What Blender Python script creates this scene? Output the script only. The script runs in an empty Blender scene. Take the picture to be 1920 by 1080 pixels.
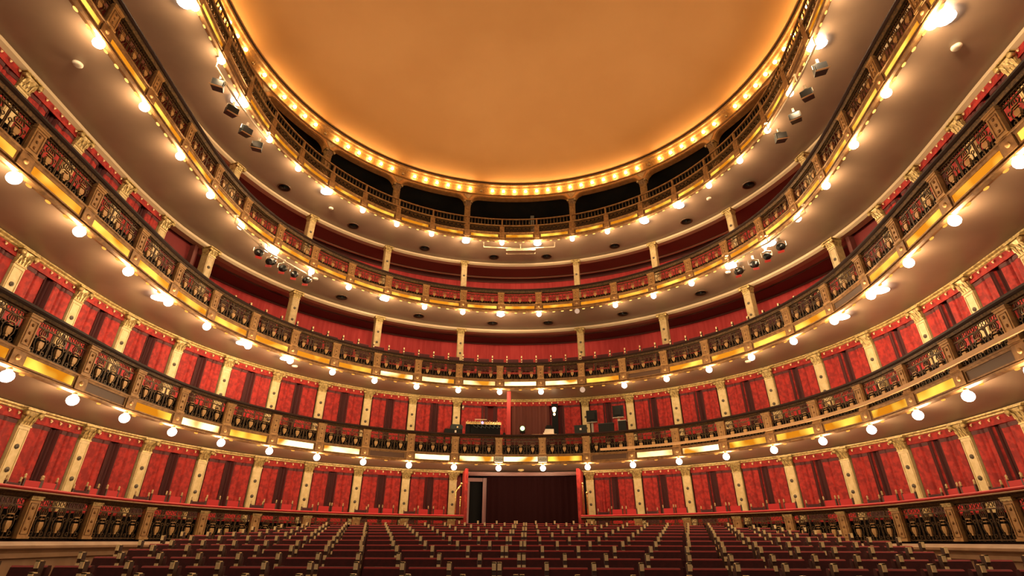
import bpy, math, random
import numpy as np
random.seed(7)
S = bpy.context.scene
COL = S.collection
PI = math.pi
EZ = 1.35                                    # eye height: every height below is given from the eye

# ------------------------------------------------------------------ camera, world, exposure
def make_camera():
    pit, yaw, rol = math.radians(26.5777), math.radians(-1.8038), math.radians(-0.1606)
    c, s = math.cos(yaw), math.sin(yaw)
    R0 = np.array([c, -s, 0.0]); H = np.array([s, c, 0.0]); Zv = np.array([0, 0, 1.0])
    Fw = H * math.cos(pit) + Zv * math.sin(pit)
    U0 = -H * math.sin(pit) + Zv * math.cos(pit)
    c, s = math.cos(rol), math.sin(rol)
    R = c * R0 - s * U0; U = s * R0 + c * U0
    cam = bpy.data.cameras.new('camera'); o = bpy.data.objects.new('camera', cam); COL.objects.link(o)
    cam.sensor_width = 36; cam.lens = 950.0 / 1920 * 36
    cam.clip_start = 0.05; cam.clip_end = 200
    import mathutils
    M = mathutils.Matrix.Identity(4)
    for i in range(3):
        M[i][0] = R[i]; M[i][1] = U[i]; M[i][2] = -Fw[i]
    M[2][3] = EZ
    o.matrix_world = M
    S.camera = o
make_camera()
w = bpy.data.worlds.new('world'); S.world = w; w.use_nodes = True
w.node_tree.nodes['Background'].inputs[0].default_value = (1.0, 0.55, 0.3, 1)
w.node_tree.nodes['Background'].inputs[1].default_value = 0.06
S.view_settings.view_transform = 'Standard'; S.view_settings.look = 'None'
S.view_settings.gamma = 1; S.view_settings.use_curve_mapping = False
S.view_settings.exposure = -0.12
cy = S.cycles
cy.use_denoising = True
cy.max_bounces = 5; cy.diffuse_bounces = 2; cy.glossy_bounces = 3; cy.transmission_bounces = 2
cy.sample_clamp_indirect = 4; cy.caustics_reflective = False; cy.caustics_refractive = False
GLOBE_W = 50.0; BULB_W = 13.0
LAMP_COL = (1.0, 0.69, 0.37); BULB_COL = (1.0, 0.60, 0.17)

# fill light added behind the viewer to brighten the house, not a known lamp
def stage_light(loc, energy, size):
    l = bpy.data.lights.new('added_fill_light', 'AREA'); l.energy = energy; l.size = size; l.color = (1.0, 0.72, 0.5)
    o = bpy.data.objects.new('added_fill_light', l); COL.objects.link(o); o.location = loc
    import mathutils
    d = mathutils.Vector((0, 17, 5)) - mathutils.Vector(loc)
    o.rotation_euler = d.to_track_quat('-Z', 'Y').to_euler()
stage_light((0, -5, 7.5), 380, 5)

# ------------------------------------------------------------------ plan curve of the auditorium
PP = np.array([[-7.4, 1.456], [-7.594, 2.963], [-7.788, 4.47], [-7.982, 5.977], [-8.175, 7.484], [-8.36, 8.993], [-8.491, 10.507], [-8.44, 12.023], [-8.077, 13.503], [-7.43, 14.882], [-6.516, 16.11], [-5.378, 17.143], [-4.047, 17.935], [-2.585, 18.473], [-1.047, 18.748], [0.515, 18.754], [2.05, 18.482], [3.508, 17.943], [4.834, 17.147], [5.97, 16.114], [6.867, 14.882], [7.507, 13.507], [7.854, 12.039], [7.885, 10.539], [7.742, 9.038], [7.541, 7.542], [7.37, 6.024], [7.2, 4.507], [7.029, 2.989], [6.859, 1.472]])
pre = [PP[0] + (PP[0] - PP[1]) * i for i in (4, 3, 2, 1)]; post = [PP[-1] + (PP[-1] - PP[-2]) * i for i in (1, 2, 3, 4)]
PP = np.vstack([pre, PP, post]); T0 = -18.5     # t of the first point; the centre of the house is t = 0
BW = 1.548                                       # one bay in metres along the curve
def cr(t):
    t = np.atleast_1d(np.asarray(t, float)); i = np.clip(np.floor(t - T0).astype(int), 1, len(PP) - 3); u = (t - T0 - i)[:, None]
    a, b, c, d = PP[i - 1], PP[i], PP[i + 1], PP[i + 2]
    pos = .5 * ((2 * b) + (-a + c) * u + (2 * a - 5 * b + 4 * c - d) * u ** 2 + (-a + 3 * b - 3 * c + d) * u ** 3)
    tan = .5 * ((-a + c) + 2 * (2 * a - 5 * b + 4 * c - d) * u + 3 * (-a + 3 * b - 3 * c + d) * u ** 2)
    return pos, tan / np.linalg.norm(tan, axis=1)[:, None]
def W(t, o, z):
    pos, tan = cr(t); n = np.stack([tan[:, 1], -tan[:, 0]], 1)
    q = pos + n * np.broadcast_to(np.asarray(o, float), (len(pos),))[:, None]
    return np.column_stack([q, np.broadcast_to(np.asarray(z, float) + EZ, (len(pos),))])
def W1(t, o, z): return tuple(W(t, o, z)[0])
def RZ(t):
    _, tn = cr(t); return math.atan2(tn[0, 1], tn[0, 0])

# ------------------------------------------------------------------ materials
MATS = {}
def mat(name, col, rough=.6, metal=0.0, var=None, scale=6.0, bump=0.0, detail=3.0, spec=.5, stretch=None, lo=.4, hi=.62):
    m = bpy.data.materials.new(name); m.use_nodes = True; nt = m.node_tree; b = nt.nodes['Principled BSDF']
    b.inputs['Base Color'].default_value = (*col, 1); b.inputs['Roughness'].default_value = rough; b.inputs['Metallic'].default_value = metal
    b.inputs['Specular IOR Level'].default_value = spec
    if var or bump:
        tc = nt.nodes.new('ShaderNodeTexCoord'); g = nt.nodes.new('ShaderNodeNewGeometry')
        mp = nt.nodes.new('ShaderNodeMapping'); nt.links.new(g.outputs['Position'], mp.inputs['Vector'])
        if stretch: mp.inputs['Scale'].default_value = stretch
        n = nt.nodes.new('ShaderNodeTexNoise'); n.inputs['Scale'].default_value = scale; n.inputs['Detail'].default_value = detail
        nt.links.new(mp.outputs[0], n.inputs['Vector'])
        if var:
            r = nt.nodes.new('ShaderNodeValToRGB'); r.color_ramp.elements[0].position = lo; r.color_ramp.elements[1].position = hi
            r.color_ramp.elements[0].color = (*col, 1); r.color_ramp.elements[1].color = (*var, 1)
            nt.links.new(n.outputs['Fac'], r.inputs[0]); nt.links.new(r.outputs[0], b.inputs['Base Color'])
        if bump:
            bp = nt.nodes.new('ShaderNodeBump'); bp.inputs['Strength'].default_value = bump; bp.inputs['Distance'].default_value = .02
            nt.links.new(n.outputs['Fac'], bp.inputs['Height']); nt.links.new(bp.outputs[0], b.inputs['Normal'])
    MATS[name] = m; return m
def emat(name, col, strength, col2=None, scale=2.0, lo=.42, hi=.6, s2=None, sampling='AUTO'):
    m = bpy.data.materials.new(name); m.use_nodes = True; nt = m.node_tree; nt.nodes.clear()
    out = nt.nodes.new('ShaderNodeOutputMaterial'); e = nt.nodes.new('ShaderNodeEmission')
    e.inputs[0].default_value = (*col, 1); e.inputs[1].default_value = strength
    nt.links.new(e.outputs[0], out.inputs[0])
    if col2:
        g = nt.nodes.new('ShaderNodeNewGeometry'); n = nt.nodes.new('ShaderNodeTexNoise'); n.inputs['Scale'].default_value = scale; n.inputs['Detail'].default_value = 1.0
        nt.links.new(g.outputs['Position'], n.inputs['Vector'])
        r = nt.nodes.new('ShaderNodeValToRGB'); r.color_ramp.elements[0].position = lo; r.color_ramp.elements[1].position = hi
        r.color_ramp.elements[0].color = (*[c * strength for c in col], 1); r.color_ramp.elements[1].color = (*[c * (s2 or strength) for c in col2], 1)
        nt.links.new(n.outputs['Fac'], r.inputs[0]); nt.links.new(r.outputs[0], e.inputs[0]); e.inputs[1].default_value = 1
    m.cycles.emission_sampling = sampling
    MATS[name] = m; return m
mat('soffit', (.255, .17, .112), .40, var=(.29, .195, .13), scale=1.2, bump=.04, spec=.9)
mat('ceiling_ochre', (.56, .27, .085), .6, var=(.60, .30, .10), scale=.35, bump=.05, detail=5)
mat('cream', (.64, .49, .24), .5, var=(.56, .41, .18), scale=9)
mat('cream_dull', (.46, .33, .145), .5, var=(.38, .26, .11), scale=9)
mat('cream_gilt', (.58, .42, .16), .4, .25, var=(.30, .2, .07), scale=18, bump=.3)
mat('rosette_dark', (.10, .075, .05), .5)
mat('gilt', (.36, .17, .04), .5, .1, var=(.24, .11, .028), scale=14)
mat('bronze', (.34, .185, .07), .42, .4, var=(.22, .115, .045), scale=10, bump=.15)
mat('bronze_light', (.52, .30, .11), .45, .2, var=(.40, .22, .08), scale=12, bump=.2)
mat('iron', (.055, .032, .016), .38, .5, var=(.15, .085, .03), scale=25)
mat('shield_gold', (.50, .30, .12), .42, .3)
mat('rail_dark', (.028, .012, .008), .7, spec=.1)
mat('arcade', (.56, .27, .09), .5, var=(.44, .2, .06), scale=6)
mat('arcade_col', (.34, .20, .08), .5, var=(.22, .12, .05), scale=10, bump=.2)
mat('red_damask', (.22, .006, .005), .8, var=(.38, .018, .011), scale=9, bump=.25, detail=6, lo=.42, hi=.6)
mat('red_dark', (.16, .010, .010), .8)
mat('red_border', (.07, .007, .007), .7)
mat('painted_fold_shade', (.055, .005, .006), .8)
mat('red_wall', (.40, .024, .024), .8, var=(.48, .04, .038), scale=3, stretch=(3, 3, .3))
mat('maroon', (.13, .028, .02), .7)
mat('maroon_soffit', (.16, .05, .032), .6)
mat('brown_curtain', (.10, .018, .010), .8)
mat('black_curtain', (.022, .0045, .005), .9, spec=.1)
mat('velvet', (.042, .0016, .003), .85, var=(.06, .003, .004), scale=20)
mat('velvet_lit_edge', (.22, .007, .010), .75)
mat('velvet_bright', (.42, .010, .014), .7)
mat('velvet_dark', (.05, .004, .006), .8)
mat('seat_wood', (.05, .018, .01), .45)
mat('brass_plate', (.95, .74, .40), .5, .0, var=(.85, .62, .30), scale=30)
mat('brass', (.75, .50, .18), .25, .9)
mat('carpet', (.035, .008, .008), .9, var=(.05, .012, .01), scale=8)
mat('plinth', (.30, .17, .085), .5, var=(.36, .21, .11), scale=3)
mat('black', (.006, .006, .006), .8, spec=.15)
mat('black_gear', (.006, .0065, .006), .5, spec=.25)
mat('grey_green', (.02, .028, .024), .45)
mat('steel', (.55, .48, .38), .3, .8)
mat('pipe_cream', (.55, .42, .27), .4)
mat('white', (.75, .68, .55), .5)
mat('gel_red', (.55, .05, .04), .4)
mat('lens', (.012, .014, .015), .3, 0, spec=.5)
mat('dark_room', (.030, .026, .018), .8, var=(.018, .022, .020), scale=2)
mat('pole_red', (.34, .02, .018), .6)
mat('leaf_mauve', (.33, .16, .15), .45)
mat('batten', (.70, .42, .2), .5)
mat('off_panel', (.10, .045, .02), .4)
mat('sign_white', (.70, .66, .52), .5)
mat('sign_ink', (.02, .06, .04), .5)
mat('socket', (.35, .24, .12), .35, .6)
mat('white_post', (.42, .36, .26), .6)
emat('globe', (1.0, .90, .76), 9.0, sampling='NONE')
emat('globe_dim', (.9, .55, .35), .8, sampling='NONE')
emat('ring_bulb', (1.0, .90, .66), 14.0, sampling='NONE')
emat('festoon', (1.0, .42, .06), 1.5, sampling='NONE')
emat('festoon_bright', (1.0, .58, .13), 1.9, sampling='NONE')
emat('flood', (1.0, .93, .82), 12.0, sampling='NONE')
emat('panel_warm', (1.0, .33, .015), 1.0, (1.0, .62, .08), 1.6, .42, .66, 1.7)
emat('panel_hot', (1.0, .36, .02), 1.0, (1.0, .80, .35), 1.2, .42, .56, 3.0)
emat('panel_yellow', (1.0, .32, .012), .85, (1.0, .70, .08), 1.5, .46, .66, 1.5)
emat('green_lamp', (.62, 1.0, .34), 3.2)
emat('purple_led', (.5, .3, 1.0), 3.0, sampling='NONE')
emat('sconce_glow', (1.0, .78, .5), 3.0, sampling='NONE')

# ------------------------------------------------------------------ mesh builder
class MB:
    def __init__(s): s.v = []; s.f = []; s.m = []; s.sm = []
    def add(s, vs, fs, mi=0, smooth=False):
        n = len(s.v); s.v += [tuple(map(float, q)) for q in vs]
        s.f += [tuple(i + n for i in f) for f in fs]; s.m += [mi] * len(fs); s.sm += [smooth] * len(fs); return s
    def box(s, x0, x1, y0, y1, z0, z1, mi=0, nx=1, taper=0.0):
        vs = []; fs = []
        for i in range(nx + 1):
            x = x0 + (x1 - x0) * i / nx
            vs += [(x, y0, z0), (x, y1, z0), (x, y1 - taper, z1), (x, y0 + taper, z1)]
        for i in range(nx):
            a = i * 4; b = a + 4
            for k in range(4): fs.append((a + k, a + (k + 1) % 4, b + (k + 1) % 4, b + k))
        fs.append((3, 2, 1, 0)); n = nx * 4; fs.append((n, n + 1, n + 2, n + 3))
        return s.add(vs, fs, mi)
    def tube(s, pts, r, n=4, mi=0, closed=False, smooth=False):
        P = np.array(pts, float); m = len(P); vs = []; fs = []
        for i in range(m):
            d = (P[(i + 1) % m] - P[i - 1]) if closed else (P[min(i + 1, m - 1)] - P[max(i - 1, 0)])
            d = d / (np.linalg.norm(d) + 1e-9)
            a = np.array([0, 1.0, 0]) if abs(d[1]) < .9 else np.array([1.0, 0, 0])
            e = np.cross(d, a); e /= np.linalg.norm(e); g = np.cross(d, e)
            rr = r[i] if isinstance(r, (list, tuple)) else r
            for k in range(n):
                an = 2 * PI * (k + .5) / n; vs.append(P[i] + rr * (math.cos(an) * e + math.sin(an) * g))
        for i in range(m if closed else m - 1):
            j = (i + 1) % m
            for k in range(n): fs.append((i * n + k, i * n + (k + 1) % n, j * n + (k + 1) % n, j * n + k))
        if not closed: fs.append(tuple(range(n - 1, -1, -1))); fs.append(tuple((m - 1) * n + k for k in range(n)))
        return s.add(vs, fs, mi, smooth)
    def lathe(s, prof, c=(0, 0, 0), n=12, mi=0, axis='z', smooth=True):
        vs = []; fs = []; m = len(prof)
        for r, h in prof:
            for k in range(n):
                a = 2 * PI * k / n; x, y = r * math.cos(a), r * math.sin(a)
                if axis == 'z': q = (x, y, h)
                elif axis == 'y': q = (x, h, y)
                else: q = (h, x, y)
                vs.append((q[0] + c[0], q[1] + c[1], q[2] + c[2]))
        for i in range(m - 1):
            for k in range(n): fs.append((i * n + k, i * n + (k + 1) % n, (i + 1) * n + (k + 1) % n, (i + 1) * n + k))
        fs.append(tuple(range(n - 1, -1, -1))); fs.append(tuple((m - 1) * n + k for k in range(n)))
        return s.add(vs, fs, mi, smooth)
    def ball(s, c, r, n=12, mi=0, sz=1.0):
        h = n // 2; pr = [(max(1e-4, r * math.sin(PI * i / h)), -r * sz * math.cos(PI * i / h)) for i in range(h + 1)]
        return s.lathe(pr, c, n, mi)
    def rotz(s, a):
        c, q = math.cos(a), math.sin(a); s.v = [(x * c - y * q, x * q + y * c, z) for x, y, z in s.v]; return s
    def build(s, name, mats, parent=None, curve=None, origin=None):
        """curve=t0: x runs along the curve from t0 (metres), y is outward (away from the house), z the height from the eye"""
        V = np.array(s.v, float)
        if curve is not None:
            V = W(curve + V[:, 0] / BW, -V[:, 1], V[:, 2])
        if origin is not None: V = V - np.array(origin)
        me = bpy.data.meshes.new(name); me.from_pydata(V.tolist(), [], s.f)
        if not isinstance(mats, (list, tuple)): mats = [mats]
        for m in mats: me.materials.append(MATS[m] if isinstance(m, str) else m)
        me.polygons.foreach_set('material_index', s.m); me.polygons.foreach_set('use_smooth', s.sm)
        me.update(); o = bpy.data.objects.new(name, me); COL.objects.link(o)
        if parent is not None: o.parent = parent
        return o
def tag(o, label=None, cat=None, group=None, kind=None):
    if label: o['label'] = label
    if cat: o['category'] = cat
    if group: o['group'] = group
    if kind: o['kind'] = kind
    return o
def empty(name, loc, rz, label, cat, group=None):
    o = bpy.data.objects.new(name, None); COL.objects.link(o); o.location = loc; o.rotation_euler = (0, 0, rz); o.empty_display_size = .1
    return tag(o, label, cat, group)
def tree(o, parent=None, loc=None, rz=None, label=None, group=None):
    c = o.copy(); COL.objects.link(c); c.parent = parent
    if loc is not None: c.location = loc
    if rz is not None: c.rotation_euler = (0, 0, rz)
    if label: c['label'] = label
    if group: c['group'] = group
    for ch in list(o.children): tree(ch, c)
    return c
class Proto:
    """first use moves the built thing itself, later uses copy it and its parts"""
    def __init__(s, root): s.r = root; s.used = False
    def put(s, loc, rz, label, group=None):
        if not s.used:
            s.used = True; s.r.location = loc; s.r.rotation_euler = (0, 0, rz); s.r['label'] = label
            if group: s.r['group'] = group
            return s.r
        return tree(s.r, None, loc, rz, label, group)
def sweep(name, prof, t0, t1, m, step=.25, closed=True, smooth=False, origin=None):
    """prof = [(o, z)] swept along the plan curve"""
    n = max(2, int(round((t1 - t0) / step)) + 1); T = np.linspace(t0, t1, n); k = len(prof)
    V = np.concatenate([W(T, o, z) for o, z in prof])
    fs = []
    for j in range(k if closed else k - 1):
        a, b = j * n, ((j + 1) % k) * n
        for i in range(n - 1): fs.append((a + i, a + i + 1, b + i + 1, b + i))
    if closed:
        fs.append(tuple(j * n for j in range(k))); fs.append(tuple(j * n + n - 1 for j in range(k - 1, -1, -1)))
    me = bpy.data.meshes.new(name); me.from_pydata(V.tolist(), [], fs); me.materials.append(MATS[m])
    if smooth: me.polygons.foreach_set('use_smooth', [True] * len(fs))
    me.update(); o = bpy.data.objects.new(name, me); COL.objects.link(o); return o
def struct(o): o['kind'] = 'structure'; return o

ORD = ['zeroth', 'first', 'second', 'third', 'fourth', 'fifth', 'sixth', 'seventh', 'eighth', 'ninth', 'tenth', 'eleventh', 'twelfth', 'thirteenth', 'fourteenth', 'fifteenth',
       'sixteenth', 'seventeenth', 'eighteenth', 'nineteenth', 'twentieth']
def side(i, noun='bay'):
    """bay i counted from the middle of the house"""
    if i == 0: return 'in the middle ' + noun
    return '%s %s %s of middle' % (ORD[abs(i)], noun, 'left' if i < 0 else 'right')
def kside(k):
    return '%s %s of middle' % (ORD[abs(k)], 'left' if k < 0 else 'right')
TIER = ['stalls boxes', 'lowest balcony', 'second balcony', 'third balcony', 'top gallery']
def tk(k): return (abs(k) - .5) * (1 if k > 0 else -1)
TPs = [1.4, 2.35, 3.29, 4.22, 5.14, 6.08, 7.0, 7.93, 8.85, 9.88, 10.92, 11.95, 12.95]
def tp(k): return TPs[abs(k) - 1] * (1 if k > 0 else -1)

# tier data: rail top, grille top, grille bottom, panel top, panel bottom, lip, offset, half bays
TD = {
 0: dict(rail=.72, gt=.64, gb=.02, o=0.0, n=11),
 1: dict(rail=3.43, gt=3.33, gb=2.755, pt=2.692, pb=2.52, lip=2.43, o=0.0, n=12, gz=2.30),
 2: dict(rail=6.10, gt=5.98, gb=5.47, pt=5.387, pb=5.223, lip=5.10, o=.10, n=13, gz=4.99),
 3: dict(rail=9.15, gt=9.01, gb=8.525, pt=8.44, pb=8.31, lip=8.18, o=.26, n=13, gz=8.075),
 4: dict(rail=12.55, gt=12.17, gb=11.85, pt=11.74, pb=11.60, lip=11.43, o=.38, n=12, gz=11.325),
}
WALLTOP = {1: 2.33, 2: 5.07, 3: 8.08, 4: 11.33}

# ------------------------------------------------------------------ structure
def floor():
    b = MB(); y0, y1 = -6, 21.5
    z = lambda y: -1.22 + .084 * (max(y, 2) - 6.57)
    ys = [y0, 2, 8, 14, y1]
    for i in range(4):
        a, c = ys[i], ys[i + 1]
        n = len(b.v)
        b.add([(-11, a, z(a) + EZ), (11, a, z(a) + EZ), (11, c, z(c) + EZ), (-11, c, z(c) + EZ), (-11, a, z(a) + EZ - .3), (11, a, z(a) + EZ - .3), (11, c, z(c) + EZ - .3), (-11, c, z(c) + EZ - .3)],
              [(0, 1, 2, 3), (7, 6, 5, 4), (0, 4, 5, 1), (1, 5, 6, 2), (2, 6, 7, 3), (3, 7, 4, 0)])
    struct(b.build('floor', 'carpet'))
floor()
FZ = lambda y: -1.22 + .084 * (max(y, 2) - 6.57)
TE = 17.4
# plinth under the stalls boxes (with a step moulding), box floors
for a, b_ in ((-TE, -1.22), (1.3, TE)):
    struct(sweep('trim_1', [(.14, -.05), (.18, -.08), (.18, -.12), (.13, -.16), (.11, -.19), (.11, -.26), (.05, -.28), (.05, -1.6), (-.3, -1.6), (-.3, -.02), (.12, -.02)], a, b_, 'plinth'))
    struct(sweep('floor_boxes', [(-.1, 0), (-.1, -.3), (-1.9, -.3), (-1.9, 0)], a, b_, 'carpet'))
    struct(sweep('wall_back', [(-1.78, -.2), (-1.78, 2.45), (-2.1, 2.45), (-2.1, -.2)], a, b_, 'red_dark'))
# balcony slabs: soffit below, floor above, front moulding
def slab(n, deep):
    d = TD[n]; o, l = d['o'], d['lip']; wt = WALLTOP[n]
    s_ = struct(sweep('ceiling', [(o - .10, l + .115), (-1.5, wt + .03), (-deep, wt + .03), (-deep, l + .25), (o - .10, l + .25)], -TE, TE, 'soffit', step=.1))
    f_ = struct(sweep('trim', [(o - .10, l + .105), (o - .09, l + .03), (o - .06, l + .005), (o + .0, l - .01), (o + .045, l + .015), (o + .05, l + .045), (o + .015, l + .065), (o + .005, d['pb'] - .03),
                   (o + .03, d['pb'] - .02), (o + .03, d['pb'] - .005), (o + .0, d['pb'] + .0), (o - .0, d['pt'] + .0), (o + .03, d['pt'] + .005), (o + .035, d['gb'] - .03), (o + .06, d['gb'] - .025), (o + .06, d['gb'] - .003),
                   (o + .02, d['gb']), (o - .16, d['gb']), (o - .16, l + .12)], -TE, TE, 'bronze'))
    s_.name = 'ceiling_%d' % n; f_.name = 'trim_%d' % (n + 1)
    fl = l + .27
    g = struct(sweep('floor', [(o - .16, fl), (o - .16, l + .12), (-deep, l + .12), (-deep, fl)], -TE, TE, 'carpet')); g.name = 'floor_%d' % n
for n, deep in ((1, 2.1), (2, 2.1), (3, 3.4), (4, 4.2)): slab(n, deep)
FL = {0: 0.0, 1: TD[1]['lip'] + .27, 2: TD[2]['lip'] + .27, 3: TD[3]['lip'] + .27, 4: TD[4]['lip'] + .27}
# cornices at the top of the walls
struct(sweep('trim_10', [(-1.5, 2.36), (-1.40, 2.36), (-1.40, 2.33), (-1.44, 2.31), (-1.44, 2.285), (-1.47, 2.27), (-1.5, 2.27)], -TE, -1.15, 'cream_gilt'))
struct(sweep('trim_11', [(-1.5, 2.36), (-1.40, 2.36), (-1.40, 2.33), (-1.44, 2.31), (-1.44, 2.285), (-1.47, 2.27), (-1.5, 2.27)], 1.2, TE, 'cream_gilt'))
struct(sweep('trim_12', [(-1.5, 5.10), (-1.40, 5.10), (-1.40, 5.07), (-1.44, 5.05), (-1.44, 5.02), (-1.47, 5.0), (-1.5, 5.0)], -TE, TE, 'cream_gilt'))
struct(sweep('trim_13', [(-1.68, 8.12), (-1.44, 8.12), (-1.38, 8.09), (-1.38, 8.02), (-1.46, 7.97), (-1.68, 7.97)], -TE, TE, 'pipe_cream'))
struct(sweep('trim_14', [(-1.68, 11.37), (-1.44, 11.37), (-1.38, 11.34), (-1.38, 11.27), (-1.46, 11.22), (-1.68, 11.22)], -TE, TE, 'pipe_cream'))
# walls
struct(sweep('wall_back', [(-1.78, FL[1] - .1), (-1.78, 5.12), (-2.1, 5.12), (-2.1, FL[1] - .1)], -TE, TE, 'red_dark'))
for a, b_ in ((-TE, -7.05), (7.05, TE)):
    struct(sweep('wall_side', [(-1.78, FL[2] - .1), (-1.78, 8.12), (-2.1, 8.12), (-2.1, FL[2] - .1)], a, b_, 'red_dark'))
struct(sweep('wall_back', [(-2.85, 5.3), (-2.85, 8.12), (-3.1, 8.12), (-3.1, 5.3)], -7.3, 7.3, 'red_wall'))
struct(sweep('ceiling_5', [(-2.1, 7.99), (-2.1, 8.12), (-2.86, 8.12), (-2.86, 7.93), (-2.8, 7.93), (-2.8, 7.99)], -7.3, 7.3, 'maroon'))
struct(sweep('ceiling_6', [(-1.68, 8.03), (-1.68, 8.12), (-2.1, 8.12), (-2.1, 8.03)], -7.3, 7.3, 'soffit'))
struct(sweep('floor_7', [(-.35, 5.72), (-.35, 5.36), (-2.9, 5.36), (-2.9, 6.0), (-1.75, 6.0), (-1.75, 5.72)], -7.0, 7.0, 'carpet'))
struct(sweep('wall_back', [(-2.95, 8.3), (-2.95, 11.4), (-3.2, 11.4), (-3.2, 8.3)], -TE, TE, 'red_wall'))
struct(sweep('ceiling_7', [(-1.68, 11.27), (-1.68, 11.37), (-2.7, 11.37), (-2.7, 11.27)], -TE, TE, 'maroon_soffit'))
struct(sweep('trim_15', [(-2.62, 11.27), (-2.62, 11.24), (-2.72, 11.24), (-2.72, 11.27)], -TE, TE, 'pipe_cream'))
struct(sweep('ceiling_8', [(-2.7, 11.36), (-2.7, 11.42), (-3.0, 11.42), (-3.0, 11.12), (-2.92, 11.12), (-2.92, 11.36)], -TE, TE, 'maroon'))
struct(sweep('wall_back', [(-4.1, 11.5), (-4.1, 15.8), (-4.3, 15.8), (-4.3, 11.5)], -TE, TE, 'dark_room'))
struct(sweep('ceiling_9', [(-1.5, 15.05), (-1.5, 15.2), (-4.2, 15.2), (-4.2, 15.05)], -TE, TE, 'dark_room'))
for s_ in (-1, 1):                               # cheeks where the open balcony meets the side boxes
    b = MB(); b.box(-.05, .05, 1.6, 3.0, 5.3, 8.1)
    struct(b.build('wall_side', 'maroon', curve=s_ * 7.18))
# entablature of the arcade and the big ceiling
struct(sweep('trim_16', [(-1.6, 14.95), (-1.22, 14.95), (-1.17, 14.99), (-1.17, 15.02), (-1.22, 15.05), (-1.22, 15.09), (-1.26, 15.11), (-1.19, 15.33), (-1.13, 15.36), (-1.08, 15.44), (-1.02, 15.46),
        (-1.0, 15.52), (-1.04, 15.54), (-1.04, 15.58), (-1.6, 15.7)], -TE, TE, 'gilt'))
struct(sweep('trim_17', [(-.99, 15.53), (-.96, 15.56), (-1.06, 15.60), (-1.08, 15.54)], -TE, TE, 'rail_dark'))
def ceiling():
    n = 140; T = np.linspace(-TE, TE, n); E_ = W(T, -1.02, 15.58); C_ = np.array([-.2, 8.5, 0]); m = 16
    V = []; fs = []
    for j in range(m + 1):
        s_ = 1 - j / m
        q = C_ + (E_ - C_) * s_; q[:, 2] = 15.58 + EZ + 1.3 * (1 - s_ ** 2.4)
        V.append(q)
    V = np.concatenate(V)
    for j in range(m):
        for i in range(n - 1): fs.append((j * n + i, j * n + i + 1, (j + 1) * n + i + 1, (j + 1) * n + i))
        fs.append((j * n + n - 1, j * n, (j + 1) * n, (j + 1) * n + n - 1))
    me = bpy.data.meshes.new('ceiling'); me.from_pydata(V.tolist(), [], fs); me.materials.append(MATS['ceiling_ochre'])
    me.polygons.foreach_set('use_smooth', [True] * len(fs)); me.update(); o = bpy.data.objects.new('ceiling', me); COL.objects.link(o); struct(o)
ceiling()

# ------------------------------------------------------------------ balcony fronts: rails, pedestals, ironwork, lit panels
CROWN = {}
def handrail(n):
    d = TD[n]; o, r = d['o'], d['rail']
    if n == 0:
        for a, b_, w_ in ((-TE, -1.25, 'left'), (1.3, TE, 'right')):
            root = empty('handrail', W1((a + b_) / 2, 0, .6), 0, 'red padded handrail on the stalls box balustrade, %s of the exit' % w_, 'handrail')
            q = sweep('cushion', [(.10, .735), (.13, .75), (.12, .785), (.02, .795), (-.14, .78), (-.16, .74)], a, b_, 'velvet_bright', smooth=True); q.parent = root; q.location = -root.location
            q = sweep('moulding', [(.12, .70), (.145, .71), (.145, .725), (.11, .735), (-.12, .735), (-.12, .70)], a, b_, 'plinth'); q.parent = root; q.location = -root.location
            q = sweep('frieze', [(.05, .64), (.08, .70), (-.08, .70), (-.05, .64)], a, b_, 'iron'); q.parent = root; q.location = -root.location
        return
    if n == 4:
        root = empty('handrail', W1(0, o, 12.1), 0, 'thin bronze double rail running round the top gallery balustrade', 'handrail')
        q = sweep('top_rail', [(o - .03, r - .035), (o + .03, r - .035), (o + .035, r), (o - .035, r)], -TE, TE, 'bronze'); q.parent = root; q.location = -root.location
        q = sweep('middle_rail', [(o - .05, d['gt'] + .0), (o + .05, d['gt'] + .0), (o + .055, d['gt'] + .045), (o - .055, d['gt'] + .045)], -TE, TE, 'bronze'); q.parent = root; q.location = -root.location
        return
    root = empty('handrail', W1(0, o, r), 0, 'dark curved handrail capping the %s front' % TIER[n], 'handrail')
    q = sweep('top_rail', [(o - .14, r - .05), (o + .10, r - .05), (o + .13, r - .03), (o + .12, r + .01), (o + .0, r + .03), (o - .14, r + .01)], -TE, TE, 'rail_dark', smooth=False); q.parent = root; q.location = -root.location
    q = sweep('frieze', [(o - .05, d['gt'] + .005), (o + .05, d['gt'] + .005), (o + .07, r - .05), (o - .07, r - .05)], -TE, TE, 'iron'); q.parent = root; q.location = -root.location
for n in range(5): handrail(n)

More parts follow.
